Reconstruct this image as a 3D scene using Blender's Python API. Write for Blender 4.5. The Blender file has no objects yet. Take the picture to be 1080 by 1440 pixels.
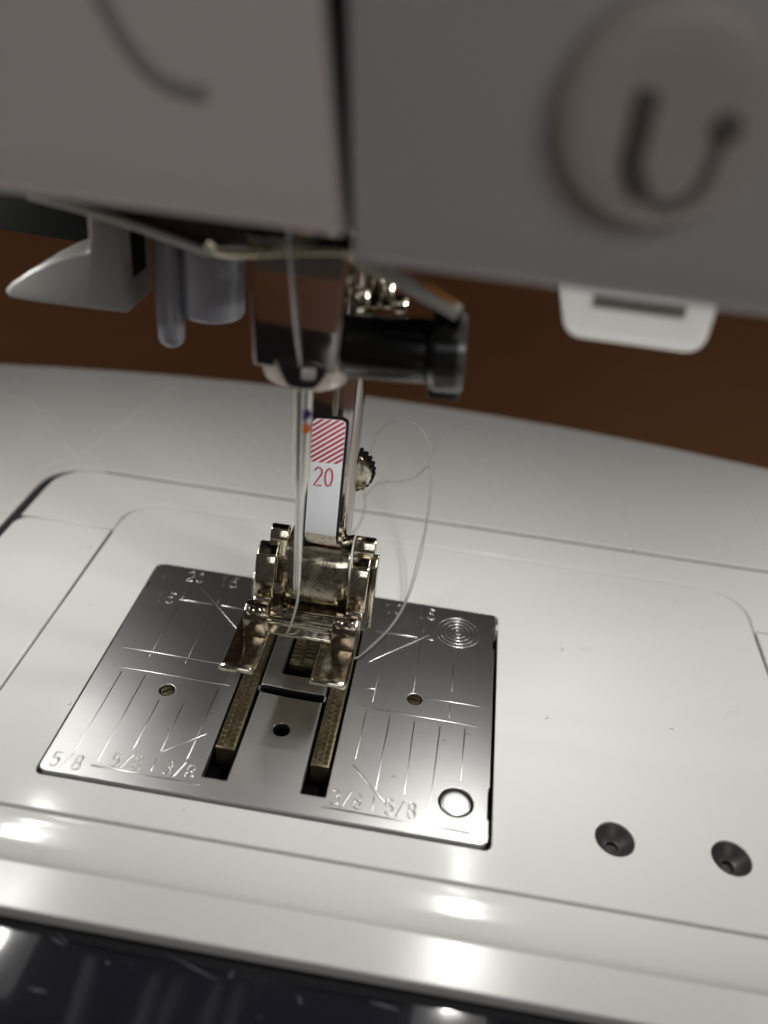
import bpy, bmesh, math, random
from mathutils import Vector, Matrix
random.seed(7)
S = 0.001                      # everything below is written in millimetres
sc = bpy.context.scene
col = sc.collection
R = math.radians

# ------------------------------------------------------------------ camera
CAM = Vector((13.815, -80.872, 80.987)); FPX = 1201.67
YAW, PIT, ROL = -0.0684, -0.5812, 0.1123
FW = Vector((math.sin(YAW) * math.cos(PIT), math.cos(YAW) * math.cos(PIT), math.sin(PIT)))
_r = FW.cross(Vector((0, 0, 1))).normalized(); _u = _r.cross(FW)
RT = math.cos(ROL) * _r + math.sin(ROL) * _u
UP = -math.sin(ROL) * _r + math.cos(ROL) * _u
cd = bpy.data.cameras.new('camera'); cam = bpy.data.objects.new('camera', cd); col.objects.link(cam)
cam.matrix_world = Matrix(((RT.x, UP.x, -FW.x, CAM.x * S), (RT.y, UP.y, -FW.y, CAM.y * S), (RT.z, UP.z, -FW.z, CAM.z * S), (0, 0, 0, 1)))
cd.sensor_fit = 'HORIZONTAL'; cd.sensor_width = 36; cd.lens = FPX / 1080 * 36
cd.clip_start = 0.004; cd.clip_end = 10
cd.dof.use_dof = True; cd.dof.focus_distance = 0.109; cd.dof.aperture_fstop = cd.lens / 2.4
sc.camera = cam

# ------------------------------------------------------------------ world, exposure
w = bpy.data.worlds.new('World'); sc.world = w; w.use_nodes = True
bg = w.node_tree.nodes['Background']; bg.inputs[0].default_value = (1.0, 0.90, 0.82, 1); bg.inputs[1].default_value = 0.05
vs = sc.view_settings; vs.view_transform = 'Standard'; vs.look = 'None'; vs.exposure = 0.0; vs.gamma = 1
sc.cycles.use_denoising = True
sc.cycles.max_bounces = 8
sc.cycles.caustics_reflective = False; sc.cycles.caustics_refractive = False
sc.cycles.sample_clamp_indirect = 3.0

# the dim room light, in front of the machine behind the operator
LD = bpy.data.lights.new('room_lamp', 'AREA'); LD.shape = 'RECTANGLE'; LD.size = 0.9; LD.size_y = 0.6; LD.energy = 3.5; LD.color = (0.98, 0.98, 1.0)
LO = bpy.data.objects.new('room_lamp', LD); col.objects.link(LO); LO.location = (0.35, -1.3, 0.75)
LO.rotation_euler = (Vector((0.35, -1.3, 0.75)) - Vector((0, 0, 0.05))).to_track_quat('Z', 'Y').to_euler()

# ------------------------------------------------------------------ pixel helpers (a pixel is a direction; the plane gives the distance)
def ray(u, v): return FW + RT * ((u - 540) / FPX) - UP * ((v - 720) / FPX)
def PZ(u, v, z=0.0): d = ray(u, v); return CAM + d * ((z - CAM.z) / d.z)
def PY(u, v, y): d = ray(u, v); return CAM + d * ((y - CAM.y) / d.y)

# ------------------------------------------------------------------ materials
def mat(name, color, rough=0.4, metal=0.0, bump=0.0, bscale=400, var=0.0, vscale=60, rvar=0.0, coat=0.0, stretch=None, aniso=0.0, dirt=None, dscale=90, dthr=0.62, trans=0.0, emit=None, spec=0.5):
    m = bpy.data.materials.new(name); m.use_nodes = True
    nt = m.node_tree; b = nt.nodes['Principled BSDF']; L = nt.links.new
    b.inputs['Base Color'].default_value = (*color, 1); b.inputs['Roughness'].default_value = rough
    b.inputs['Metallic'].default_value = metal; b.inputs['Coat Weight'].default_value = coat
    b.inputs['Coat Roughness'].default_value = 0.08; b.inputs['Anisotropic'].default_value = aniso
    b.inputs['Specular IOR Level'].default_value = spec
    if emit: b.inputs['Emission Color'].default_value = (*emit[:3], 1); b.inputs['Emission Strength'].default_value = emit[3]
    if trans: b.inputs['Subsurface Weight'].default_value = trans; b.inputs['Subsurface Radius'].default_value = (.002, .002, .002); b.inputs['Subsurface Scale'].default_value = 1
    g = nt.nodes.new('ShaderNodeNewGeometry')          # metres in world space
    mp = nt.nodes.new('ShaderNodeMapping'); mp.vector_type = 'POINT'
    L(g.outputs['Position'], mp.inputs['Vector'])
    if stretch: mp.inputs['Scale'].default_value = stretch
    def noise(scale, det=3, src=mp.outputs[0]):
        n = nt.nodes.new('ShaderNodeTexNoise'); n.inputs['Scale'].default_value = scale; n.inputs['Detail'].default_value = det
        L(src, n.inputs['Vector']); return n.outputs['Fac']
    if bump:
        bn = nt.nodes.new('ShaderNodeBump'); bn.inputs['Strength'].default_value = bump; bn.inputs['Distance'].default_value = 0.00005
        L(noise(bscale), bn.inputs['Height']); L(bn.outputs[0], b.inputs['Normal'])
    if rvar:
        mr = nt.nodes.new('ShaderNodeMapRange'); mr.inputs[1].default_value = .3; mr.inputs[2].default_value = .7
        mr.inputs[3].default_value = max(.02, rough - rvar); mr.inputs[4].default_value = rough + rvar
        L(noise(vscale * 1.7, 5), mr.inputs[0]); L(mr.outputs[0], b.inputs['Roughness'])
    last = None
    if var:
        mx = nt.nodes.new('ShaderNodeMix'); mx.data_type = 'RGBA'
        mx.inputs[6].default_value = (*[c * (1 - var) for c in color], 1); mx.inputs[7].default_value = (*[min(1, c * (1 + var)) for c in color], 1)
        L(noise(vscale, 5), mx.inputs[0]); last = mx.outputs[2]
    if dirt:
        mr = nt.nodes.new('ShaderNodeMapRange'); mr.inputs[1].default_value = dthr; mr.inputs[2].default_value = dthr + .12
        L(noise(dscale, 6, g.outputs['Position']), mr.inputs[0])
        mx = nt.nodes.new('ShaderNodeMix'); mx.data_type = 'RGBA'
        mx.inputs[6].default_value = (*color, 1); mx.inputs[7].default_value = (*dirt, 1)
        if last: L(last, mx.inputs[6])
        L(mr.outputs[0], mx.inputs[0]); last = mx.outputs[2]
    if last: L(last, b.inputs['Base Color'])
    return m

M = {}
M['white'] = mat('white_plastic', (.74, .74, .715), .15, bump=.12, bscale=1100, var=.015, vscale=40, rvar=.06, dirt=(.6, .59, .56), dscale=220, dthr=.69)
M['table'] = mat('table_plastic', (.70, .69, .66), .26, bump=.12, bscale=1300, var=.02, vscale=30, rvar=.06)
M['line'] = mat('table_line', (.74, .73, .70), .4)
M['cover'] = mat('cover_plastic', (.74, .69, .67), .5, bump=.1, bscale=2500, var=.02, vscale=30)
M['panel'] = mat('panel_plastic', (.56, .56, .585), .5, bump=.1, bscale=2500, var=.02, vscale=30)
M['knob'] = mat('knob_plastic', (.56, .52, .475), .42)
M['greymark'] = mat('grey_print', (.16, .155, .15), .6)
M['arcgrey'] = mat('arc_print', (.34, .33, .32), .6)
M['darkmark'] = mat('groove_shade', (.13, .118, .11), .6)
M['lever'] = mat('lever_plastic', (.19, .186, .175), .35, trans=.15)
M['pale'] = mat('pale_plastic', (.50, .49, .46), .35)
M['tarnish_reflect'] = mat('tarnish_dark_reflection', (.34, .285, .225), .16, 1, bump=.12, bscale=7000, rvar=.08, vscale=900)  # dark reflection painted into the plating colour, plus slight reddish tarnish
M['bluegrey'] = mat('smoky_plastic', (.20, .20, .22), .3, coat=.3)
M['maroon'] = mat('maroon_plastic', (.03, .012, .010), .45)
M['chrome'] = mat('plated_steel', (.66, .61, .48), .12, 1, bump=.16, bscale=7000, rvar=.08, vscale=900, dirt=(.30, .235, .16), dscale=3200, dthr=.54)
M['dim_reflect'] = mat('steel_dim_reflection', (.40, .36, .33), .08, 1, bump=.03, bscale=900, rvar=.03, vscale=300)  # polished steel with dark reflections put into its base colour
M['polish'] = mat('polished_steel', (.66, .63, .58), .08, 1, bump=.02, bscale=900, rvar=.03, vscale=300)
M['disc'] = mat('disc_steel', (.82, .82, .80), .34, 1)
M['needle'] = mat('needle_steel', (.58, .57, .53), .15, 1)
M['brushed'] = mat('brushed_steel', (.66, .66, .65), .36, 1, bump=.025, bscale=500, stretch=(1, 14, 14), aniso=.35, var=.04, vscale=60)
M['engrave'] = mat('engraved_steel', (.66, .66, .64), .32, 1)
M['brass'] = mat('brass_screw', (.50, .42, .25), .25, 1)
M['dog'] = mat('feed_dog_steel', (.15, .122, .068), .42, .7, bump=.3, bscale=2500, var=.6, vscale=1500)
M['black'] = mat('black_plastic', (.006, .006, .006), .22)
M['matblack'] = mat('matt_black', (.004, .004, .004), .8, spec=.1)
M['void'] = mat('machine_inside', (.006, .005, .005), .9, spec=.05)
M['gap_dark'] = mat('gap_shade', (.022, .022, .026), .6)  # painted shade for the open gaps round the free arm
M['gap'] = mat('seam_shade', (.10, .10, .10), .8)
M['screwdark'] = mat('dark_screw', (.07, .066, .062), .45, .5, bump=.4, bscale=900)
M['label'] = mat('label_white', (.92, .95, .97), .4)
M['red'] = mat('label_red', (.52, .035, .075), .45)
M['purple'] = mat('purple_mark', (.03, .012, .16), .35)
M['orange'] = mat('orange_mark', (.55, .13, .02), .35)
M['thread'] = mat('thread_fibre', (.27, .265, .26), .75, var=.15, vscale=3000)
M['thread_white'] = mat('white_thread_fibre', (.52, .51, .50), .75, var=.12, vscale=3000)
M['wood'] = mat('wood_desk', (.50, .225, .105), .5, var=.12, vscale=14, stretch=(1, 6, 1))
M['wall'] = mat('wall_paint', (.12, .07, .045), .8, var=.1, vscale=8)
M['gloss'] = mat('black_gloss', (.018, .018, .026), .06, bump=.05, bscale=90, rvar=.04, vscale=90, coat=.8, dirt=(.10, .10, .12), dscale=500, dthr=.66, spec=.9)
M['scratch'] = mat('scuffed_plastic', (.30, .30, .33), .4)
M['window'] = mat('window_plastic', (.66, .65, .62), .4)
M['lens'] = mat('lamp_lens', (.85, .85, .82), .4, trans=.4, emit=(1, .98, .93, .28))
M['greyrib'] = mat('grey_rib', (.42, .42, .43), .45)
M['orangewire'] = mat('orange_plastic', (.50, .22, .06), .4)

# ------------------------------------------------------------------ builders
ORG = {}
def link(o, parent, wloc):
    col.objects.link(o)
    ORG[o.name] = Vector(wloc)
    if parent is not None:
        o.parent = parent; o.location = (Vector(wloc) - ORG[parent.name]) * S
    else: o.location = Vector(wloc) * S
    return o
def tag(o, label=None, cat=None, group=None, kind=None):
    if label: o['label'] = label
    if cat: o['category'] = cat
    if group: o['group'] = group
    if kind: o['kind'] = kind
    return o
def thing(name, label, cat, loc, group=None):
    o = bpy.data.objects.new(name, None); o.empty_display_size = .01; link(o, None, loc); return tag(o, label, cat, group)
def mesh(name, vs_, fs, m, parent=None, bevel=0.0, seg=2, smooth=35, sub=0):
    vs_ = [Vector(v) for v in vs_]
    lo = Vector([min(v[i] for v in vs_) for i in range(3)]); hi = Vector([max(v[i] for v in vs_) for i in range(3)])
    c = (lo + hi) / 2
    me = bpy.data.meshes.new(name)
    me.from_pydata([((v - c) * S)[:] for v in vs_], [], fs)
    bm = bmesh.new(); bm.from_mesh(me)
    bmesh.ops.recalc_face_normals(bm, faces=bm.faces)
    if bevel:
        es = [e for e in bm.edges if len(e.link_faces) == 2 and e.calc_face_angle(0) > R(28)]
        bmesh.ops.bevel(bm, geom=es, offset=bevel * S, segments=seg, affect='EDGES', profile=.5, clamp_overlap=True)
    bm.to_mesh(me); bm.free()
    me.polygons.foreach_set('use_smooth', [True] * len(me.polygons)); me.set_sharp_from_angle(angle=R(smooth))
    me.materials.append(m)
    o = bpy.data.objects.new(name, me)
    return link(o, parent, c)
def box_vf(x0, x1, y0, y1, z0, z1):
    v = [(x, y, z) for z in (z0, z1) for y in (y0, y1) for x in (x0, x1)]
    return v, [(0, 2, 3, 1), (4, 5, 7, 6), (0, 1, 5, 4), (2, 6, 7, 3), (0, 4, 6, 2), (1, 3, 7, 5)]
def box(name, x0, x1, y0, y1, z0, z1, m, parent=None, bevel=0.0, **k):
    v, f = box_vf(x0, x1, y0, y1, z0, z1); return mesh(name, v, f, m, parent, bevel, **k)
def prism(name, poly, axis, a0, a1, m, parent=None, bevel=0.0, **k):
    """polygon extruded along an axis. axis y: poly of (x,z); axis x: poly of (y,z); axis z: poly of (x,y)"""
    def P(p, a):
        return (p[0], a, p[1]) if axis == 'y' else ((a, p[0], p[1]) if axis == 'x' else (p[0], p[1], a))
    n = len(poly); v = [P(p, a0) for p in poly] + [P(p, a1) for p in poly]
    f = [tuple(range(n)), tuple(range(2 * n - 1, n - 1, -1))] + [(i, (i + 1) % n, n + (i + 1) % n, n + i) for i in range(n)]
    return mesh(name, v, f, m, parent, bevel, **k)
def frame_of(d):
    d = Vector(d).normalized(); a = Vector((0, 0, 1)) if abs(d.z) < .9 else Vector((1, 0, 0))
    x = d.cross(a).normalized(); return x, d.cross(x).normalized(), d
def lathe(name, base, axis, prof, m, parent=None, n=32, mod=None, **k):
    """profile of (distance along axis, radius) around a line"""
    base = Vector(base); x, y, d = frame_of(axis); v = []; f = []
    for (t, r) in prof:
        for i in range(n):
            a = 2 * math.pi * i / n; rr = r * (mod(i) if mod else 1)
            v.append(base + d * t + (x * math.cos(a) + y * math.sin(a)) * rr)
    for j in range(len(prof) - 1):
        for i in range(n): f.append((j * n + i, j * n + (i + 1) % n, (j + 1) * n + (i + 1) % n, (j + 1) * n + i))
    f.append(tuple(range(n))); f.append(tuple(range((len(prof) - 1) * n, len(prof) * n)))
    return mesh(name, v, f, m, parent, **k)
def spline(pts, n=8):
    P = [Vector(p) for p in pts]; out = []
    for i in range(len(P) - 1):
        a = P[max(i - 1, 0)]; b = P[i]; c = P[i + 1]; d = P[min(i + 2, len(P) - 1)]
        for k in range(n):
            t = k / n
            out.append(.5 * ((2 * b) + (c - a) * t + (2 * a - 5 * b + 4 * c - d) * t * t + (3 * b - a - 3 * c + d) * t ** 3))
    out.append(P[-1]); return out
def tube_vf(pts, r, n=8, sq=None, v=None, f=None):
    v = [] if v is None else v; f = [] if f is None else f
    o = len(v); P = [Vector(p) for p in pts]; N = len(P)
    rr = r if isinstance(r, (list, tuple)) else [r] * N
    ref = None
    for i in range(N):
        d = (P[min(i + 1, N - 1)] - P[max(i - 1, 0)]).normalized()
        if ref is None: ref, _, _ = frame_of(d)
        ref = (ref - d * ref.dot(d)).normalized(); y = d.cross(ref)
        for k in range(n):
            a = 2 * math.pi * (k + .5) / n; v.append(P[i] + (ref * math.cos(a) + y * math.sin(a)) * rr[i])
    for i in range(N - 1):
        for k in range(n): f.append((o + i * n + k, o + i * n + (k + 1) % n, o + (i + 1) * n + (k + 1) % n, o + (i + 1) * n + k))
    f.append(tuple(o + k for k in range(n))); f.append(tuple(o + (N - 1) * n + k for k in range(n)))
    return v, f
def tube(name, pts, r, m, parent=None, n=8, **k):
    v, f = tube_vf(pts, r, n); return mesh(name, v, f, m, parent, smooth=60, **k)
def area(p): return sum(p[i][0] * p[(i + 1) % len(p)][1] - p[(i + 1) % len(p)][0] * p[i][1] for i in range(len(p))) / 2
def sheet(name, loops, z0, z1, m, parent=None, bev=.15, res=2, zfun=None):
    """a flat plate with real holes: first loop is the outline, the others are cut out"""
    cu = bpy.data.curves.new(name, 'CURVE'); cu.dimensions = '2D'; cu.fill_mode = 'BOTH'
    cu.extrude = ((z1 - z0) / 2 - bev); cu.bevel_depth = bev; cu.bevel_resolution = res; cu.offset = -bev
    for i, lp in enumerate(loops):
        a = area(lp)
        if (i == 0) != (a > 0): lp = lp[::-1]
        sp = cu.splines.new('POLY'); sp.points.add(len(lp) - 1); sp.use_cyclic_u = True
        for q, pt in zip(sp.points, lp): q.co = (pt[0], pt[1], 0, 1)
    ob = bpy.data.objects.new(name + '_tmp', cu); col.objects.link(ob)
    dg = bpy.context.evaluated_depsgraph_get(); me = bpy.data.meshes.new_from_object(ob.evaluated_get(dg))
    bpy.data.objects.remove(ob); bpy.data.curves.remove(cu)
    xs = [v.co.x for v in me.vertices]; ys = [v.co.y for v in me.vertices]
    c = Vector(((min(xs) + max(xs)) / 2, (min(ys) + max(ys)) / 2, (z0 + z1) / 2))
    for v in me.vertices:
        zz = v.co.z
        if zfun: zz += zfun(v.co.x, v.co.y)
        v.co = Vector((v.co.x - c.x, v.co.y - c.y, zz)) * S
    bm = bmesh.new(); bm.from_mesh(me); bmesh.ops.remove_doubles(bm, verts=bm.verts, dist=1e-7); bmesh.ops.recalc_face_normals(bm, faces=bm.faces); bm.to_mesh(me); bm.free()
    me.polygons.foreach_set('use_smooth', [abs(p.normal.z) < .985 for p in me.polygons])
    me.materials.clear(); me.materials.append(m); me.name = name
    return link(bpy.data.objects.new(name, me), parent, c)
def rrect(x0, x1, y0, y1, r, n=6):
    rs = r if isinstance(r, (list, tuple)) else [r] * 4      # order: x0y0, x1y0, x1y1, x0y1
    out = []
    for (cx, cy, a0, q) in ((x0, y0, 180, rs[0]), (x1, y0, 270, rs[1]), (x1, y1, 0, rs[2]), (x0, y1, 90, rs[3])):
        sx = 1 if cx == x0 else -1; sy = 1 if cy == y0 else -1
        if q <= 0: out.append((cx, cy)); continue
        for i in range(n + 1):
            a = R(a0 + 90 * i / n); out.append((cx + sx * q + q * math.cos(a), cy + sy * q + q * math.sin(a)))
    return out
def circ(x, y, r, n=32): return [(x + r * math.cos(2 * math.pi * i / n), y + r * math.sin(2 * math.pi * i / n)) for i in range(n)]

# ================================================================== setting
def big(name, x0, x1, y0, y1, z0, z1, m): return tag(box(name, x0, x1, y0, y1, z0, z1, m), kind='structure')
big('desk', -900, 900, -700, 700, -106, -80, M['wood'])
big('wall', -900, 900, 702, 720, -106, 800, M['wall'])

# ================================================================== extension table
XT = thing('extension_table', 'wide white slide-on sewing table with fan of faint lines around the free arm', 'sewing table', (0, 62, -80))
outer = [(-150, -37), (170, -37)]
for i in range(25):
    x = 170 - 320 * i / 24; outer.append((x, 86 - 10 * ((x - 5) / 88) ** 2))
inner = [(170, -32.2), (-53, -32.2), (-53, 34)]
for i in range(1, 8):
    a = R(180 - 90 * i / 8); inner.append((-46 + 7 * math.cos(a), 34.95 + 7 * math.sin(a)))
inner += [(-46, 41.95), (170, 41.95)]
# C shape: outline with the bay for the free arm, open on the right
cs = [(-150, -37), (170, -37)] + inner + [p for p in outer[2:]]
sheet('table_top', [cs], -1.75, .08, M['table'], XT, bev=.16, res=3)
for px, py in ((-140, -28), (140, 50), (-140, 50)):
    lathe('leg', (px, py, -80), (0, 0, 1), [(0, 5), (2, 6), (76.9, 6)], M['table'], XT, n=20)
for a in ([(107, 642), (180, 590), (250, 537)], [(107, 642), (70, 598), (36, 555)], [(300, 677), (340, 620), (382, 562)], [(688, 735), (692, 690), (697, 650)],
          [(893, 774), (884, 730), (872, 670), (858, 625)], [(1080, 770), (1062, 725), (1040, 690), (1012, 650)], [(905, 770), (1000, 784)]):
    if len(a) < 3: continue
    tube('table_line', spline([PZ(u, v, .08) - Vector((0, 0, .10)) for u, v in a], 5), .2, M['line'], XT, n=8)

g = [(-52.2, y) for y in range(-24, 34, 6)] + [(-45.7 - 6.5 * math.cos(R(a)), 35.0 + 6.5 * math.sin(R(a))) for a in range(0, 91, 10)]
tube('gap_shadow', [(x, y, -.95) for x, y in g], [.85] * (len(g) - 6) + [.8, .7, .6, .45, .3, .15], M['gap_dark'], XT, n=10)  # dark tube standing in for the shade inside the open gap
tube('seam_shadow', [(-44, 41.66, -.42), (60, 41.66, -.42), (160, 41.66, -.42)], .3, M['gap_dark'], XT, n=8)  # dark tube as painted shade along the rear seam
# ================================================================== storage box with glossy black lid, below the table front
SB = thing('storage_box', 'box with glossy black lid below the front lip of the white table', 'box', (10, -70, -80))
box('body', -110, 125, -108, -40, -80, -8.2, M['black'], SB, .8)
def lid_z(x, y): return .10 * math.sin(x * .11 + y * .07) + .05 * math.sin(x * .31 - y * .2)
N = 60; vv = []; ff = []
for j in range(21):
    for i in range(N + 1):
        x = -112 + 239 * i / N; y = -110 + 75.5 * j / 20; vv.append((x, y, -2.0 + .5 * lid_z(x, y)))
for j in range(20):
    for i in range(N): ff.append((j * (N + 1) + i, j * (N + 1) + i + 1, (j + 1) * (N + 1) + i + 1, (j + 1) * (N + 1) + i))
nv = len(vv); vv += [(x, y, -8.2) for (x, y, z) in vv[:]]
rim = [i for i in range(N + 1)] + [(j * (N + 1) + N) for j in range(1, 21)] + [20 * (N + 1) + i for i in range(N - 1, -1, -1)] + [j * (N + 1) for j in range(19, 0, -1)]
ff += [(rim[k], rim[(k + 1) % len(rim)], nv + rim[(k + 1) % len(rim)], nv + rim[k]) for k in range(len(rim))] + [tuple(nv + i for i in rim)]
LID = mesh('lid', vv, ff, M['gloss'], SB, smooth=50)
for a, b in (((232, 1340), (305, 1378)), ((70, 1318), (92, 1330)), ((80, 1312), (96, 1326)), ((150, 1352), (153, 1356)), ((330, 1362), (322, 1376)), ((40, 1390), (66, 1396)), ((420, 1400), (424, 1412)), ((520, 1408), (560, 1420))):
    p0, p1 = PZ(*a, -2.0), PZ(*b, -2.0)
    q0 = Vector((p0.x, p0.y, -2.0 + .5 * lid_z(p0.x, p0.y))); q1 = Vector((p1.x, p1.y, -2.0 + .5 * lid_z(p1.x, p1.y)))
    tube('scratch', [q0, (q0 + q1) / 2, q1], [.02, .06, .02], M['scratch'], LID, n=6)

# ================================================================== sewing machine: free arm
SM = thing('sewing_machine', 'white sewing machine with its head above a lit flat bed', 'sewing machine', (10, 10, -80))
PX0, PX1, PY0, PY1 = -26.15, 25.2, -20.9, 18.8            # stitch plate outline
C0 = -.65                                                  # needle line
box('free_arm', -51.2, 160, -31.4, 40.8, -80, -6, M['white'], SM, 1.5)
box('arm_frame', -50.4, 159, -25.3, 40, -5.99, -3.2, M['gap'], SM)
# inner cover with openings for the plate and the two screws
open_ = rrect(PX0 - .25, PX1 + .42, PY0 - .5, PY1 + .12, .9)
# small lug on the right side of the opening
sheet('bed_cover', [rrect(-35.9, 64.3, -25.75, 33.9, [1.5, 1.5, 6, 6]), open_, circ(39.5, -17.0, 2.25), circ(52.55, -16.9, 2.25)], -3.1, 0, M['white'], SM, bev=.13)
box('cover_lug', PX1 + .1, PX1 + .8, 16.0, 17.2, -2.6, -.15, M['white'], SM, .2)
# rear rim: L-shaped strip round the back
rim_ = [(-51.4, 25.75)] + [(-51.4, 34)]
for i in range(1, 8):
    a = R(180 - 90 * i / 8); rim_.append((-45.4 + 6 * math.cos(a), 35.35 + 6 * math.sin(a)))
rim_ += [(-45.4, 41.35), (160, 41.35), (160, 25.0), (64.75, 25.0), (64.75, 27.9)]
for i in range(1, 8):
    a = R(0 + 90 * i / 8); rim_.append((58.3 + 6.4 * math.cos(a), 27.9 + 6.4 * math.sin(a)))
rim_ += [(58.3, 34.3), (-29.9, 34.3)]
for i in range(1, 8):
    a = R(90 + 90 * i / 8); rim_.append((-29.9 + 6.4 * math.cos(a), 27.9 + 6.4 * math.sin(a)))
rim_ += [(-36.3, 25.75)]
sheet('rear_rim', [rim_], -3.1, -.02, M['white'], SM, bev=.18)
lc = [(-36.3, 25.45), (-49.2, 25.45)] + [(-49.2 - 2.4 * math.sin(R(a)), 23.05 + 2.4 * math.cos(R(a))) for a in (18, 36, 54, 72, 90)] + [(-51.6, -25.75), (-36.3, -25.75)]
sheet('bobbin_door', [lc], -3.1, .02, M['white'], SM, bev=.2)
sheet('right_cover', [[(64.75, -25.75), (160, -25.75), (160, 24.7), (64.75, 24.7)]], -3.1, -.02, M['white'], SM, bev=.2)
# front band, curving over towards the table
fb = [(-26.05, -.3), (-26.15, -.08), (-26.4, -.02), (-27.6, -.03), (-29.2, -.10), (-30.6, -.30), (-31.5, -.62), (-32.1, -1.0), (-32.15, -6), (-26.05, -6)]
prism('front_band', fb, 'x', -51.4, 160, M['white'], SM, smooth=50)
# screws sunk in the two holes
for hx, hy in ((39.5, -17.0), (52.55, -16.9)):
    s = lathe('cover_screw', (hx, hy, -3.1), (0, 0, 1), [(0, 2.24), (2.85, 2.24), (2.86, 2.12), (2.3, 1.7), (1.7, 1.15), (1.5, .75), (1.1, .62)], M['screwdark'], SM, n=36, smooth=25)

# ================================================================== stitch plate
ST = thing('stitch_plate', 'brushed steel stitch plate with engraved seam guide lines set in the bed', 'stitch plate', (0, -1, -1.2))
po = rrect(PX0, PX1, PY0, PY1, [.9, 1.0, .5, 1.4])
# notch on the back left, stepped right edge
def notch(lp):
    out = []
    for (x, y) in lp: out.append((x, y))
    return out
k = [i for i, p in enumerate(po) if p[0] < PX0 + 1e-6]
left = [(PX0, 14.6), (PX0 + .3, 14.3), (PX0 + .3, 13.2), (PX0, 12.8)]
right = [(PX1, -17.6), (PX1 - .18, -17.3), (PX1 - .18, -13.2), (PX1, -12.9), (PX1, 11.2), (PX1 - .25, 11.6), (PX1 - .25, 15.6), (PX1, 16)]
n6 = 7
po2 = po[0:7] + po[7:14] + right + po[14:21] + po[21:28] + left
LS = rrect(C0 - 7.28, C0 - 4.28, -18.2, 11.3, .12, 2)
RS = rrect(C0 + 4.26, C0 + 7.2, -18.2, 11.0, .12, 2)
CS = rrect(C0 - 2.15, C0 + 2.15, 0.0, 11.5, .15, 2)
NS = []
for i in range(13): x = -3.7 + 7.4 * i / 12; NS.append((C0 + x, -4.05 + .10 * (x / 3.7) ** 2 + .05 - .03 * x))
NSo = [(x, y) for x, y in NS] ; top_ = [(x, y + 1.4) for x, y in NS[::-1]]
def cap(c, a0, a1): return [(c[0] + .7 * math.cos(R(a0 + (a1 - a0) * i / 6)), c[1] + .7 * math.sin(R(a0 + (a1 - a0) * i / 6))) for i in range(1, 6)]
NEED = NSo + cap((NS[-1][0], NS[-1][1] + .7), -90, 90) + top_ + cap((NS[0][0], NS[0][1] + .7), 90, 270)
SCR = [PZ(235, 971), PZ(583, 984)]; DISC = PZ(641, 1129); RING = PZ(643.5, 890.5)
sheet('plate', [po2, LS, RS, CS, NEED, circ(C0 + .05, -9.45, 1.05), circ(SCR[0].x, SCR[0].y, 1.0, 24), circ(SCR[1].x, SCR[1].y, 1.0, 24), circ(DISC.x, DISC.y, 2.05)],
      -1.0, .12, M['brushed'], ST, bev=.09)
for p in SCR:
    v = []; f = []
    s = lathe('plate_screw', (p.x, p.y, -.9), (0, 0, 1), [(0, .8), (.75, .8), (.88, .72), (.9, .01)], M['brass'], ST, n=24)
    box('screw_slot', p.x - .62, p.x + .62, p.y - .11, p.y + .11, -.06, .012, M['matblack'], s)
    s.rotation_euler = (0, 0, R(40) if p is SCR[0] else R(-20))
lathe('disc_seat', (DISC.x, DISC.y, -.98), (0, 0, 1), [(0, 2.2), (.2, 2.2)], M['matblack'], ST, n=32)
lathe('press_disc', (DISC.x, DISC.y, -.78), (0, 0, 1), [(0, 1.75), (.6, 1.75), (.72, 1.64), (.74, 1.4), (.75, .6), (.75, .02)], M['disc'], ST, n=36, smooth=60)
TZ = .12
def mark_line(a, b, off, sc3=3.0, r=.13, name='engraved_line'):
    A = PZ(off[0] + a[0] / sc3, off[1] + a[1] / sc3, TZ); B = PZ(off[0] + b[0] / sc3, off[1] + b[1] / sc3, TZ)
    d = Vector((0, 0, -r * .55)); e = (B - A).normalized() * .08
    return tube(name, [A + d - e + Vector((0, 0, -.07)), A + d, B + d, B + d + e + Vector((0, 0, -.07))], r, M['engrave'], ST, n=10)
OL = (30, 780); OR_ = (380, 820)
for a, b in (((668, 188), (805, 208)), ((845, 214), (940, 230)), ((760, 138), (925, 330)), ((432, 390), (850, 460)), ((388, 468), (875, 550)), ((295, 888), (745, 970)), ((600, 830), (780, 755))):
    mark_line(a, b, OL, r=.15)
for a, b in (((715, 132), (680, 185)), ((668, 208), (540, 428)), ((856, 152), (826, 205)), ((817, 224), (692, 456)), ((422, 495), (230, 820)), ((522, 510), (322, 870)), ((580, 615), (475, 815)), ((682, 632), (588, 828)), ((832, 565), (700, 860)), ((570, 860), (548, 910))):
    mark_line(a, b, OL, r=.10)
for a, b in (((452, 202), (620, 228)), ((662, 236), (688, 240)), ((418, 330), (670, 218)), ((395, 440), (440, 446)), ((650, 483), (882, 520)), ((375, 520), (875, 605)), ((220, 942), (840, 1055)), ((350, 770), (480, 925))):
    mark_line(a, b, OR_, r=.15)
for a, b in (((510, 148), (500, 195)), ((492, 220), (432, 500)), ((653, 168), (645, 205)), ((638, 240), (604, 455)), ((773, 342), (766, 455)), ((757, 515), (755, 565)), ((403, 550), (360, 740)), ((505, 566), (445, 870)), ((608, 586), (565, 890)), ((717, 606), (665, 1000)), ((822, 614), (803, 832)), ((437, 905), (430, 955))):
    mark_line(a, b, OR_, r=.10)
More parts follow.
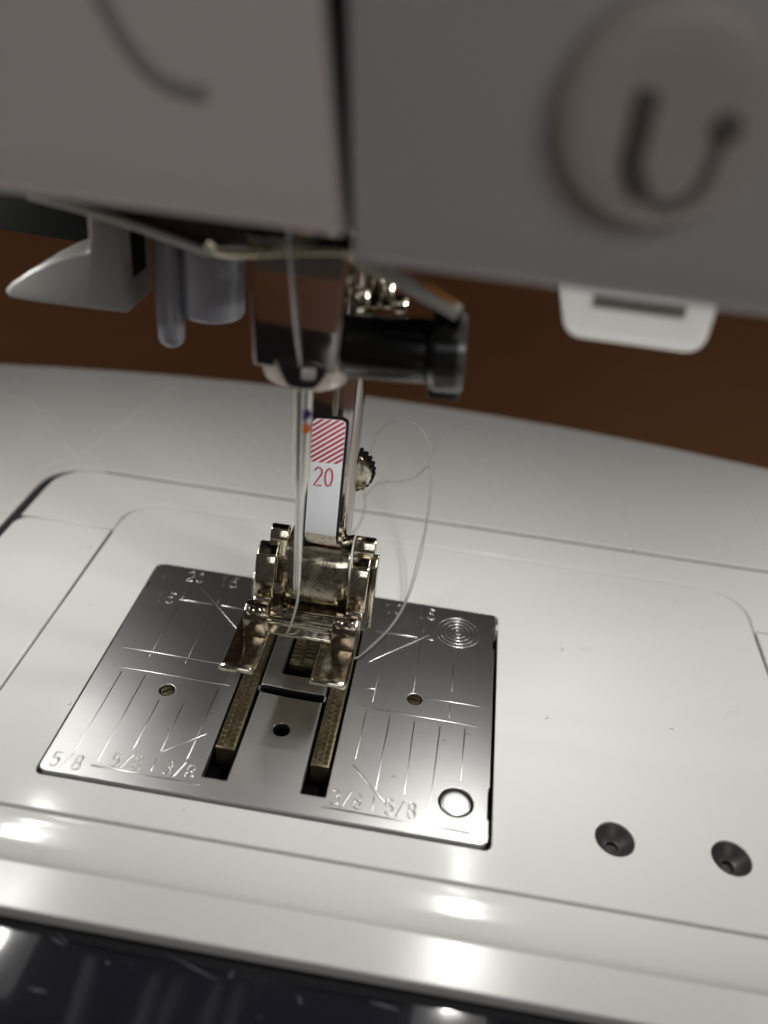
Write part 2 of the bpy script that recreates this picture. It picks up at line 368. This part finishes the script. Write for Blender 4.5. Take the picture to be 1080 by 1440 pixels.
# stroke digits, in a 1 x 2 cell
def arc(cx, cy, rx, ry, a0, a1, n=10): return [(cx + rx * math.cos(R(a0 + (a1 - a0) * i / n)), cy + ry * math.sin(R(a0 + (a1 - a0) * i / n))) for i in range(n + 1)]
DIG = {'0': [arc(.5, 1, .45, .98, 0, 360, 18)], '1': [[(.15, 1.6), (.5, 2), (.5, 0)]],
       '2': [arc(.5, 1.5, .45, .5, 165, -35, 9) + [(.05, 0), (.98, 0)]],
       '3': [arc(.48, 1.5, .42, .48, 150, -90, 9) + arc(.48, .52, .46, .52, 90, -150, 9)[1:]],
       '5': [[(.92, 2), (.18, 2), (.1, 1.12)] + arc(.48, .62, .47, .62, 130, -150, 10)],
       '8': [arc(.5, 1.5, .4, .48, -90, 270, 14), arc(.5, .52, .46, .52, 90, 450, 14)], '/': [[(.1, -.1), (.9, 2.1)]]}
def number(text, cpx, off, h=2.2, parent=ST, r=.15):
    c = PZ(off[0] + cpx[0] / 3, off[1] + cpx[1] / 3, TZ); k = h / 2; cw = 1.28 * k; tot = cw * len(text) - .28 * k
    v = []; f = []
    for i, ch in enumerate(text):
        for st in DIG[ch]:
            tube_vf([(c.x - tot / 2 + i * cw + p[0] * k * .95, c.y - h / 2 + p[1] * k, TZ - r * .35) for p in st], r, 8, None, v, f)
    return mesh('engraved_number', v, f, M['engrave'], parent, smooth=60)
number('20', (738, 95), OL); number('15', (880, 116), OL); number('15', (612, 180), OL)
number('5/8', (193, 868), OL, 2.0); number('5/8', (445, 872), OL, 2.0); number('3/8', (668, 906), OL, 2.0)
number('10', (525, 108), OR_); number('15', (662, 130), OR_); number('3/8', (322, 912), OR_, 2.0); number('5/8', (550, 952), OR_, 2.0)
for rr in (.42, 1.1, 1.78, 2.45, 3.1):
    tube('engraved_ring', [(RING.x + rr * math.cos(2 * math.pi * i / 40), RING.y + rr * math.sin(2 * math.pi * i / 40), TZ - .06) for i in range(41)], .12, M['engrave'], ST, n=8)
# dark hollow below the plate
box('bobbin_hollow', PX0 - .4, PX1 + .5, PY0 - .6, PY1 + .2, -3.19, -2.95, M['void'], SM)

# ------------------------------------------------------------------ feed dogs
def feed_dog(cx, wd, y0, y1, ztop, rows, pitch):
    o = box('feed_dog', cx - wd / 2, cx + wd / 2, y0, y1, -2.9, ztop - .62, M['dog'], SM, .12)
    v = []; f = []; y = y0 + .25
    while y < y1 - pitch:
        for q in range(rows):
            xa = cx - wd / 2 + .08 + q * (wd - .16) / rows; xb = xa + (wd - .16) / rows * .82
            yo = (pitch / 2 if q % 2 else 0); b = len(v); jit = random.uniform(-.12, .08)
            v += [(xa, y + yo, ztop - .66), (xb, y + yo, ztop - .66), (xb, y + yo + pitch * .7, ztop - .66), (xa, y + yo + pitch * .7, ztop - .66),
                  (xa + .08, y + yo + pitch * .42, ztop + jit), (xb - .08, y + yo + pitch * .42, ztop + jit)]
            f += [(b, b + 1, b + 5, b + 4), (b + 2, b + 3, b + 4, b + 5), (b, b + 4, b + 3), (b + 1, b + 2, b + 5), (b, b + 3, b + 2, b + 1)]
        y += pitch
    t = mesh('teeth', v, f, M['dog'], o, smooth=20); t['kind'] = 'stuff'
    return o
feed_dog(C0 - 5.82, 2.3, -13.7, 10.4, .75, 3, .85)
feed_dog(C0 + 5.70, 2.2, -14.0, 10.2, .75, 3, .85)
feed_dog(C0, 3.7, 3.2, 10.9, -.45, 2, .8)

# ================================================================== presser foot
PF = thing('presser_foot', 'nickel-plated open-toe presser foot with white and red number label', 'presser foot', (C0, 2, 7.6))
ZS = 7.75
def toe(x0, x1, inner):
    # sole plate with upturned front, swept along y
    prof = [(-9.9, ZS + 1.55, .55), (-9.55, ZS + .95, .7), (-9.0, ZS + .5, .8), (-8.2, ZS + .2, .85), (-6.5, ZS + .05, .85), (-3.5, ZS, .85), (1.2, ZS, .85), (6, ZS, .85)]
    v = []; f = []
    for (y, z, t) in prof:
        s = .25 if y < -9.4 else 0
        v += [(x0 + s, y, z), (x1 - s, y, z), (x1 - s, y + (.25 if y < -9 else 0), z + t), (x0 + s, y + (.25 if y < -9 else 0), z + t)]
    for i in range(len(prof) - 1):
        b = i * 4
        f += [(b + q, b + (q + 1) % 4, b + 4 + (q + 1) % 4, b + 4 + q) for q in range(4)]
    f += [(0, 1, 2, 3), tuple(len(v) - 4 + q for q in range(4))]
    o = mesh('toe', v, f, M['chrome'], PF, .14, smooth=45)
    lathe('toe_lip', (x0 + .1, -9.75, ZS + 1.75), (1, 0, 0), [(0, .05), (.08, .3), (.3, .46), (x1 - x0 - .5, .46), (x1 - x0 - .28, .3), (x1 - x0 - .2, .05)], M['chrome'], o, n=20, smooth=60)
    return o
TL = toe(-8.35, -4.15, 1); TR = toe(2.45, 6.85, 0)
box('sole_bridge', -4.3, 2.6, .4, 6, ZS + .02, ZS + .8, M['chrome'], PF, .12)
# hinge ears on the toes with the pin between them
for x0, x1 in ((-7.25, -4.35), (3.75, 6.75)):
    e = prism('hinge_ear', [(-3.1, ZS + .3), (-3.1, 11.2), (-2.6, 12.2), (-1.6, 12.7), (-.4, 12.3), (.2, 11.4), (.3, ZS + .3)], 'x', x0, x1, M['tarnish_reflect'], PF, .22)
    lathe('ear_rivet', ((x0 + x1) / 2 - .6, -2.35, 12.0), (-.1, -.7, .7), [(0, .5), (.35, .5), (.5, .3)], M['chrome'], PF, n=14)
    lathe('ear_rivet', ((x0 + x1) / 2 + .7, -2.25, 12.1), (.2, -.7, .7), [(0, .45), (.35, .45), (.5, .25)], M['chrome'], PF, n=14)
lathe('hinge_pin', (-4.6, -1.0, 10.0), (1, 0, 0), [(0, .62), (8.5, .62)], M['chrome'], PF, n=20)
prism('cross_bar', [(-1.9, 8.3), (-2.0, 8.75), (-1.3, 9.35), (-.4, 10.5), (.4, 10.9), (1.0, 10.5), (1.0, 8.3)], 'x', -4.5, 3.9, M['chrome'], PF, .18)
# yoke: curved centre plate
v = []; f = []; NX = 10; prof = [(2.9, 8.9), (2.1, 9.3), (2.0, 9.6), (2.45, 12.0), (2.9, 14.3), (3.3, 16.0), (3.9, 16.9), (5.2, 17.9), (6.8, 18.4)]
for (y, z) in prof:
    for i in range(NX + 1):
        t = -1 + 2 * i / NX; x = .38 + t * (4.35 - .02 * (z - 9) * 2); v.append((x, y + .06 * t * t + (.35 if abs(t) > .95 else 0), z))
nb = len(v); v += [(x, y + 1.2, z - .3) for (x, y, z) in v[:]]
W_ = NX + 1
for j in range(len(prof) - 1):
    for i in range(NX):
        q = (j * W_ + i, j * W_ + i + 1, (j + 1) * W_ + i + 1, (j + 1) * W_ + i); f.append(q); f.append(tuple(nb + k for k in q))
for j in range(len(prof) - 1):
    for i in (0, NX): f.append((j * W_ + i, (j + 1) * W_ + i, nb + (j + 1) * W_ + i, nb + j * W_ + i))
for i in range(NX):
    for j in (0, len(prof) - 1): f.append((j * W_ + i, j * W_ + i + 1, nb + j * W_ + i + 1, nb + j * W_ + i))
mesh('yoke_plate', v, f, M['chrome'], PF, smooth=40)
# side clips: folded blocks either side of the plate
for sx, x0, x1 in ((-1, -7.2, -4.55), (1, 4.75, 7.15)):
    prism('side_clip', [(1.25, 11.3), (2.35, 15.9), (3.0, 16.9), (4.4, 17.5), (5.4, 17.4), (5.4, 11.3)], 'x', x0, x1, M['chrome'], PF, .28, seg=3)
    prism('clip_arm', [(.4, 9.2), (.4, 10.6), (1.8, 11.6), (4.6, 11.6), (4.6, 8.5)], 'x', x0 + .15, x1 - .2, M['chrome'], PF, .2)
    prism('clip_tab', [(4.9, 11), (4.9, 18.2), (5.5, 19.3), (6.4, 19.5), (7, 19), (7, 11)], 'x', (x0 + 1.2 if sx < 0 else x0 - .1), (x1 + .9 if sx < 0 else x1 + .25), M['chrome'], PF, .25)
    lathe('clip_stud', ((x0 + x1) / 2 - .1 * sx, .25, 10.4), (-.05, -.5, .85), [(0, .62), (.5, .6), (.75, .3)], M['chrome'], PF, n=16)
prism('side_flange', [(2.6, 7.9), (2.9, 13), (3.6, 16.6), (4.6, 18.1), (5.3, 17.9), (5.3, 7.9)], 'x', 7.35, 8.05, M['chrome'], PF, .2)
prism('side_flange', [(3.4, 7.9), (3.4, 11.5), (5.3, 13), (5.3, 7.9)], 'x', -7.9, -7.3, M['chrome'], PF, .15)
# shank: round bar with flat front carrying the label
LB = [PY(440, 588, 7.0), PY(487, 592, 7.0), PY(470, 776, 7.0), PY(427, 770, 7.0)]
def lab(u, v, y=7.0):
    p = (LB[0] * (1 - u) + LB[1] * u) * (1 - v) + (LB[3] * (1 - u) + LB[2] * u) * v; return Vector((p.x, y, p.z))
sec = [(-.20, .0), (1.16, .0), (1.22, .06), (1.36, .9), (1.42, 2.4), (1.35, 4.6), (1.0, 6.2), (.5, 6.7), (0, 6.2), (-.28, 4.6), (-.32, 2.0), (-.24, .06)]
v = []; f = []
for tv in (-.62, 1.06):
    for (su, dy) in sec: p = lab(su, tv); v.append((p.x, 7.12 + dy, p.z))
n = len(sec); f = [tuple(range(n)), tuple(range(n, 2 * n))] + [(i, (i + 1) % n, n + (i + 1) % n, n + i) for i in range(n)]
mesh('shank', v, f, M['dim_reflect'], PF, .15, smooth=40)
box('shank_foot', -2.3, 3.2, 6.2, 12, 13.8, 17.2, M['chrome'], PF, .4)
# label with rounded corners, frame, hatching and number
def labrect(u0, u1, v0, v1, r, y, inset=0):
    asp = 18.8 / 3.92; out = []
    for (cu, cv, a0) in ((u0 + r, v0 + r / asp, 180), (u1 - r, v0 + r / asp, 270), (u1 - r, v1 - r / asp, 0), (u0 + r, v1 - r / asp, 90)):
        for i in range(6): a = R(a0 + 18 * i); out.append(lab(cu + r * math.cos(a), cv + r / asp * math.sin(a), y))
    return out
def plate3(name, pts, dy, m, parent):
    n = len(pts); v = list(pts) + [p + Vector((0, dy, 0)) for p in pts]
    return mesh(name, v, [tuple(range(n)), tuple(range(n, 2 * n))] + [(i, (i + 1) % n, n + (i + 1) % n, n + i) for i in range(n)], m, parent)
plate3('label_frame', labrect(-.09, 1.09, -.022, 1.022, .2, 7.05), .2, M['black'], PF)
LBL = plate3('label', labrect(0, 1, 0, 1, .17, 6.98), .2, M['label'], PF); LBL['label'] = 'white label with red diagonal stripes and number 20'
# clipped stripes
def clip(poly, fn):
    out = []
    for i in range(len(poly)):
        a, b = poly[i], poly[(i + 1) % len(poly)]; fa, fb_ = fn(a), fn(b)
        if fa >= 0: out.append(a)
        if fa * fb_ < 0: t = fa / (fa - fb_); out.append((a[0] + (b[0] - a[0]) * t, a[1] + (b[1] - a[1]) * t))
    return out
asp = 18.8 / 3.92; H_ = .31
reg = [(.03, .02)]
reg = []
for (cu, cv, a0) in ((.17, .17 / asp, 180), (.83, .17 / asp, 270)):
    for i in range(6): a = R(a0 + 18 * i); reg.append((cu + .165 * math.cos(a), cv + .165 / asp * math.sin(a)))
reg += [(.995, H_), (.005, H_)]
for kx in range(-2, 14):
    c0 = -.35 + kx * .185; c1 = c0 + .095
    poly = clip(reg, lambda p: (p[0] * .80 + p[1] * asp) - c0); poly = clip(poly, lambda p: c1 - (p[0] * .80 + p[1] * asp)) if len(poly) > 2 else []
    if len(poly) > 2: plate3('label_stripe', [lab(p[0], p[1], 6.955) for p in poly], .05, M['red'], LBL)
v = []; f = []
for i, ch in enumerate('20'):
    for st in DIG[ch]:
        tube_vf([lab(.17 + i * .33 + p[0] * .25, .483 - p[1] * .0675 , 7.03) for p in st], .115, 8, None, v, f)
mesh('label_number', v, f, M['red'], LBL, smooth=60)

# ================================================================== head of the machine
def fy(z): return -23.5 - (z - 64.0) * .10                   # front face leans towards the operator
def face(u, v, off=0.0):                                     # pixel on the leaning front face
    d = ray(u, v); k = .10
    # y = -23.5 - (z-64)*k - off  ->  solve
    t = (-23.5 - (CAM.z - 64) * k - off - CAM.y) / (d.y + d.z * k); return CAM + d * t
FN = Vector((0, -1, -.10)).normalized()
def head_profile(zb):
    out = []
    for a in (80, 50, 20, -10, -40, -70): out.append((fy(zb) + 1.5 - 1.5 * math.cos(R(a - 0)) , zb + 1.3 + (-1.3) * math.cos(R(90 - a)) * 1.0))
    pts = [(fy(zb) + 3.2, zb + .1), (fy(zb) + 1.6, zb), (fy(zb) + .6, zb + .35), (fy(zb) + .05, zb + 1.1), (fy(zb + 4), zb + 4), (fy(zb + 60), zb + 60), (fy(zb + 60) + 3, zb + 60), (fy(zb + 6) + 3, zb + 6)]
    return pts
xs = face(481, 335).x; xr = face(496, 360).x
HL = prism('head_cover', head_profile(64.2), 'x', -75, xs, M['cover'], SM, .35)
HR = prism('head_panel', head_profile(62.6), 'x', xr, 130, M['panel'], SM, .35)
def slant(o, p_top, p_bot):
    k = (p_top.x - p_bot.x) / (p_top.z - p_bot.z); cx, cz = ORG[o.name].x, ORG[o.name].z
    left_end = o is HR
    for v in o.data.vertices:
        if (v.co.x < 0) == left_end: v.co.x += k * (v.co.z + (cz - p_bot.z) * S)
slant(HL, face(452, 0), face(481, 335)); slant(HR, face(488, 0), face(496, 360))
box('head_body', -73, 128, -16, 66, 68, 130, M['void'], SM)
box('head_side', -76.5, -75.05, -30, 45, 62, 125, M['cover'], SM, .3)
box('seam_strip', xs - 1.5, xr + 1.5, -19.2, -16.1, 64, 130, M['matblack'], SM)
for x in (-21, -17, -9.5, -5.5, -32): box('underside_rib', x - .9, x + .9, -19.2, -6, 63.7, 67.9, M['white'], SM, .2)
# printed arc on the left cover
tube('printed_arc', spline([face(u, v, -.6) for u, v in ((120, -60), (150, 0), (178, 52), (215, 98), (252, 122), (296, 131))], 6), .85, M['arcgrey'], SM)
# round button with curved symbol
kt = face(946, 170, 3.6 / abs(FN.y)); kr = 160 / FPX * (kt - CAM).dot(FW)
KB = lathe('round_button', kt - FN * 4.0, FN, [(0, kr + .1), (2.4, kr), (3.1, kr * .97), (3.7, kr * .90), (3.95, kr * .80), (3.9, kr * .6), (3.85, .02)], M['knob'], SM, n=48, smooth=60)
def kp(u, v): return face(u, v, 3.4 / abs(FN.y))
tube('symbol_curve', spline([kp(u, v) - FN * .1 for u, v in ((912, 125), (900, 180), (888, 235), (900, 272))], 5), [.65] + [.75] * 15, M['darkmark'], KB)
tube('symbol_curve', spline([kp(u, v) - FN * .18 for u, v in ((900, 272), (935, 290), (975, 275), (998, 235), (1018, 185))], 5), .5, M['greymark'], KB)
lathe('symbol_dot', kp(1021, 180) - FN * .3, FN, [(0, .85), (.62, .85), (.7, .6)], M['darkmark'], KB, n=20)

# lamp under the head on the right: white lens housing with the lit strip below
def led_lamp(name, x0, x1, y0, y1, zb, power, m, strips=None, tilt=0):
    h = box(name, x0, x1, y0, y1, zb, 68.2, m, SM, 1.6, seg=4)
    xc = (x0 + x1) / 2
    for (ya, yb, pw) in (strips or [(y0 + 2.5, y1 - 2.5, power)]):
        ln = yb - ya; yc = (ya + yb) / 2
        box('led_strip', xc - 1.8, xc + 1.8, ya - .5, yb + .5, zb - .05, zb + .2, M['lens'], h, .02)
        d = bpy.data.lights.new('led_light', 'AREA'); d.shape = 'RECTANGLE'; d.size = .003; d.size_y = ln * S; d.energy = pw; d.color = (1, .985, .955)
        o = bpy.data.objects.new('led_light', d); link(o, h, (xc, yc, zb - 1.2)); o.rotation_euler = (0, R(tilt), 0)
    return h
LR = led_lamp('lamp_housing', 22.2, 34.2, -11.5, 32, 55.0, 0, M['lens'], [(-9.2, -6.4, .0095), (-1.4, 1.4, .0095), (9, 29, .0035)], 14)
led_lamp('arm_fill_lamp', 104, 116, 0, 34, 66, .04, M['lens'])  # unseen fill lamp under the arm, added to brighten bed and table
led_lamp('lamp_housing', -54.5, -43.5, -14.5, 36, 59, 0, M['lens'], [(-10.5, -7.5, .008), (-2.5, .5, .008), (6, 33, .015)], -10)
wa, wb = PY(832, 424, -11.6), PY(962, 450, -11.6)
box('lens_window', wa.x, wb.x, -11.75, -11.3, wb.z, wa.z + .6, M['window'], LR, .15)
# dark bracket behind the lever
bk = [PY(u, v, 14) for u, v in ((-120, 200), (126, 215), (124, 344), (60, 334), (0, 324), (-120, 305))]
prism('rear_bracket', [(p.x, p.z) for p in bk], 'y', 14, 22, M['matblack'], SM, .5)

# shroud behind the left cover with pale lower rim
sh = [PY(u, v, -4) for u, v in ((60, 276), (180, 312), (255, 338), (305, 352), (322, 345), (480, 350), (490, 250), (60, 200))]
prism('threader_shroud', [(p.x, p.z) for p in sh], 'y', -4, -1, M['maroon'], SM, .3)
tube('shroud_rim', spline([PY(u, v, -4.2) for u, v in ((40, 274), (110, 292), (180, 314), (255, 341), (296, 355), (312, 350))], 5), .42, M['pale'], SM)
# needle threader lever
lv = [PY(u, v, 0) for u, v in ((5, 409), (16, 398), (42, 381), (72, 366), (100, 358), (122, 354), (123, 330), (119, 250), (999, 250), (180, 441), (120, 434), (60, 427), (12, 419))]
lv[8].x = lv[9].x
NT = prism('threader_lever', [(p.x, p.z) for p in lv], 'y', 0, 7.5, M['lever'], SM, .45, seg=3)
xe = PY(180, 441, 0).x
box('lever_slot', xe - 1.0, xe + .06, 2.0, 5.6, PY(190, 425, 0).z + 1.8, PY(190, 330, 0).z, M['matblack'], NT)
c = PY(239, 420, 3)
lathe('threader_rod', (c.x, 3, PY(239, 486, 3).z), (0, 0, 1), [(0, .3), (.15, .8), (.5, 1.2), (1.0, 1.4), (3.0, 1.5), (16, 1.5)], M['bluegrey'], SM, n=24)
c = PY(299, 420, 5)
lathe('threader_barrel', (c.x, 5, PY(299, 443, 5).z), (0, 0, 1), [(0, 2.6), (.25, 3.2), (.6, 3.45), (16, 3.45)], M['bluegrey'], SM, n=36)

# needle bar clamp: flat-fronted polished block on a round bar
NY = -3.4
a = [PY(u, v, NY - 3.2) for u, v in ((343, 330), (497, 345), (476, 528), (353, 513))]
sec = [(0.02, .25), (.06, .0), (.94, .0), (.98, .25), (1.0, 2.6), (.86, 5.2), (.5, 6.2), (.14, 5.2), (0, 2.6)]
v = []; f = []
for tv in (0, 1):
    l, r = (a[0], a[1]) if tv == 0 else (a[3], a[2])
    for (su, dy) in sec: p = l * (1 - su) + r * su; v.append((p.x, NY - 3.2 + dy, p.z))
n = len(sec); f = [tuple(range(n)), tuple(range(n, 2 * n))] + [(i, (i + 1) % n, n + (i + 1) % n, n + i) for i in range(n)]
NC = mesh('needle_clamp', v, f, M['dim_reflect'], SM, .3, seg=3, smooth=50)
cb = (a[2] + a[3]) / 2
lathe('clamp_collar', (cb.x + .45, NY + .5, cb.z - 1.9), (0.02, 0, 1), [(0, 3.9), (.12, 4.25), (.45, 4.4), (2.6, 4.45)], M['dim_reflect'], NC, n=40)
lathe('needle_bar', (cb.x + .3, NY + .6, cb.z + 6), (0, 0, 1), [(0, 2.9), (22, 2.9)], M['polish'], SM, n=32)
# pale wire guide above the clamp
tube('guide_bar', spline([PY(u, v, -7.0) for u, v in ((292, 340), (312, 352), (360, 354), (420, 352), (478, 352), (505, 362))], 6), .55, M['chrome'], SM, n=10)
tube('guide_arm', spline([PY(u, v, -7.0) for u, v in ((500, 360), (545, 385), (600, 415), (645, 440))], 6), .75, M['pale'], SM, n=10)
tube('guide_arm_tip', spline([PY(u, v, -7.3) for u, v in ((596, 400), (618, 414), (640, 428))], 6), .3, M['orangewire'], SM, n=10)
# clamp screw and thumb knob
s0 = PY(488, 486, NY); s1 = PY(606, 494, NY); s2 = PY(658, 497, NY)
ax = (s1 - s0); lenx = ax.length
CSW = lathe('clamp_screw', s0, ax, [(-1.5, 2.0), (0, 2.9), (.3, 3.1), (lenx - .4, 3.1), (lenx, 2.8)], M['black'], SM, n=36)
lathe('thumb_knob', s1 + Vector((-.3, 0, 0)), ax, [(0, 2.2), (.3, 3.6), (.9, 3.9), (3.0, 3.9), (3.6, 3.5), (3.7, 1)], M['black'], CSW, n=40, mod=lambda i: 1 + .03 * (i % 4 < 2), smooth=25)
t0 = PY(626, 520, NY)
box('knob_wing', t0.x - 1.45, t0.x + 1.75, NY - .9, NY + .9, t0.z - 2.9, t0.z + .5, M['black'], CSW, .35)
# small bright fittings behind the clamp
for (u, v_, yy, rr, hh) in ((527, 400, 3, 1.1, 4.5), (545, 410, 2, .8, 3.2), (562, 428, 1, .9, 1.4), (508, 418, 0, .9, 2.0)):
    p = PY(u, v_, yy); lathe('spring_pin', (p.x, yy, p.z - hh / 2), (0, 0, 1), [(0, rr * .6), (.3, rr), (hh - .4, rr), (hh, rr * .7)], M['chrome'], SM, n=20)
# presser bar above the shank, and the knurled foot lock wheel behind it
lathe('presser_bar', (.6, 11, 36), (0, 0, 1), [(0, 2.6), (34, 2.6)], M['polish'], SM, n=28)
wp = PY(491, 664, 11.5)
KW = lathe('lock_wheel', (wp.x, 11.2, wp.z), (0.1, 1, 0), [(0, 2.2), (.15, 2.75), (.5, 2.85), (.9, 2.85)], M['chrome'], SM, n=40)
lathe('knurled_rim', (wp.x, 12.1, wp.z), (0.1, 1, 0), [(0, 3.05), (1.0, 3.05)], M['matblack'], KW, n=72, mod=lambda i: 1.05 if i % 3 else .93, smooth=10)

# ================================================================== needle
ND = thing('sewing_needle', 'thin steel sewing needle clamped above the open toes of the foot', 'needle', (C0 - .3, NY, 15))
nt_, nb_ = PY(427, 540, NY), PY(417, 842, NY); dn = (nt_ - nb_); Ln = dn.length
lathe('shaft', nb_, dn, [(0, .05), (.8, .32), (1.6, .42), (2.2, .46), (12.0, .48), (14.5, .56), (17.0, .98), (Ln + 3, 1.02)], M['needle'], ND, n=24, smooth=60)
for px, mm in (((427, 577), 'purple'), ((427, 597), 'orange')):
    p = PY(*px, NY); t = (p - nb_).dot(dn.normalized())
    lathe('colour_mark', p + Vector((.25, -.62, 0)), (.35, -1, 0), [(0, .62), (.32, .62), (.46, .45), (.52, .1)], M[mm], ND, n=20)

# ================================================================== threads
def fuzz(pts, a): return [p + Vector((random.uniform(-a, a), random.uniform(-a, a), random.uniform(0, a))) for p in pts]
UT = [PY(u, v, y) for u, v, y in ((398, 240, -8.5), (405, 320, -8.0), (410, 400, -7.6), (416, 470, -7.2), (424, 536, -6.4), (423, 620, -4.9), (420, 720, -4.4), (419, 800, -4.2), (419, 838, -4.1), (414, 862, -4.2), (407, 884, -4.0))]
UT += [PY(403, 891, -3.2), PY(403, 892, 0), PY(403, 891, 4), PY(404, 890, 7), Vector((-.5, 8.3, .6)), Vector((2.5, 6.5, .8)), Vector((5.0, 4.2, 1.5))]
t_ = tube('upper_thread', spline(UT, 10), .13, M['thread_white'], None, n=8)
tag(t_, 'pale thread running down the needle clamp and through the needle eye', 'thread')
LT = [Vector((5.0, 4.0, 1.7))] + [PZ(u, v, z) for u, v, z in ((500, 926, 1.2), (522, 908, 1.3), (548, 882, 1.6))] + [PY(u, v, y) for u, v, y in ((568, 850, 16), (580, 815, 19), (590, 775, 22), (598, 742, 24), (604, 700, 26), (606, 665, 28), (605, 645, 29), (602, 622, 30), (588, 600, 31), (566, 592, 32), (545, 596, 33), (530, 612, 34), (522, 636, 34), (518, 662, 34), (512, 690, 34), (513, 712, 34), (505, 738, 34), (490, 758, 34))] + [PZ(478, 772, .3), PZ(466, 800, .3)]
t_ = tube('loose_thread', spline(LT, 8), .10, M['thread'], None, n=8)
tag(t_, 'grey loose thread looping across the white table from under the foot', 'thread')
LT2 = [Vector((5.3, 4.6, 1.4))] + [PZ(u, v, z) for u, v, z in ((503, 924, .9), (530, 903, 1.0), (556, 874, 1.0))] + [PY(u, v, y) for u, v, y in ((575, 838, 18), (589, 795, 21.5), (596, 762, 24), (602, 725, 26), (607, 690, 28), (606, 662, 30), (600, 657, 31), (585, 670, 32), (565, 677, 33), (545, 678, 34), (528, 682, 34.5), (514, 698, 35))]
t_ = tube('loose_thread', spline(LT2, 8), .085, M['thread'], None, n=8)
tag(t_, 'second grey thread strand curving below the big loop towards the lock wheel', 'thread')
LT3 = [PY(u, v, y) for u, v, y in ((605, 650, 29), (609, 634, 32), (616, 618, 36), (634, 604, 41), (662, 594, 47))]
t_ = tube('loose_thread', spline(LT3, 8), .085, M['thread'], None, n=8)
tag(t_, 'short thread end branching away from the crossing of the loop', 'thread')

# ================================================================== lint
v = []; f = []
for i in range(46):
    if i < 26: x, y, z = random.uniform(-25, 24), random.uniform(-20, 17), .13
    else: x, y, z = random.uniform(-34, 62), random.uniform(-25, 33), .01
    if z > .1 and (-9 < x < 8 and y > -19): continue
    if z < .1 and (-27 < x < 26 and -22 < y < 19.5): continue
    if z < .1 and y < -13 and 36 < x < 56: continue
    a = random.uniform(0, 6.28); l = random.uniform(.1, .45); r = random.uniform(.02, .045)
    pts = [Vector((x, y, z)), Vector((x + l * math.cos(a), y + l * math.sin(a), z + .04)), Vector((x + 1.7 * l * math.cos(a + .6), y + 1.7 * l * math.sin(a + .6), z))]
    tube_vf(pts, r, 5, None, v, f)
tag(mesh('lint', v, f, M['thread']), 'fine grey lint specks lying on the stitch plate and white bed', 'lint', kind='stuff')
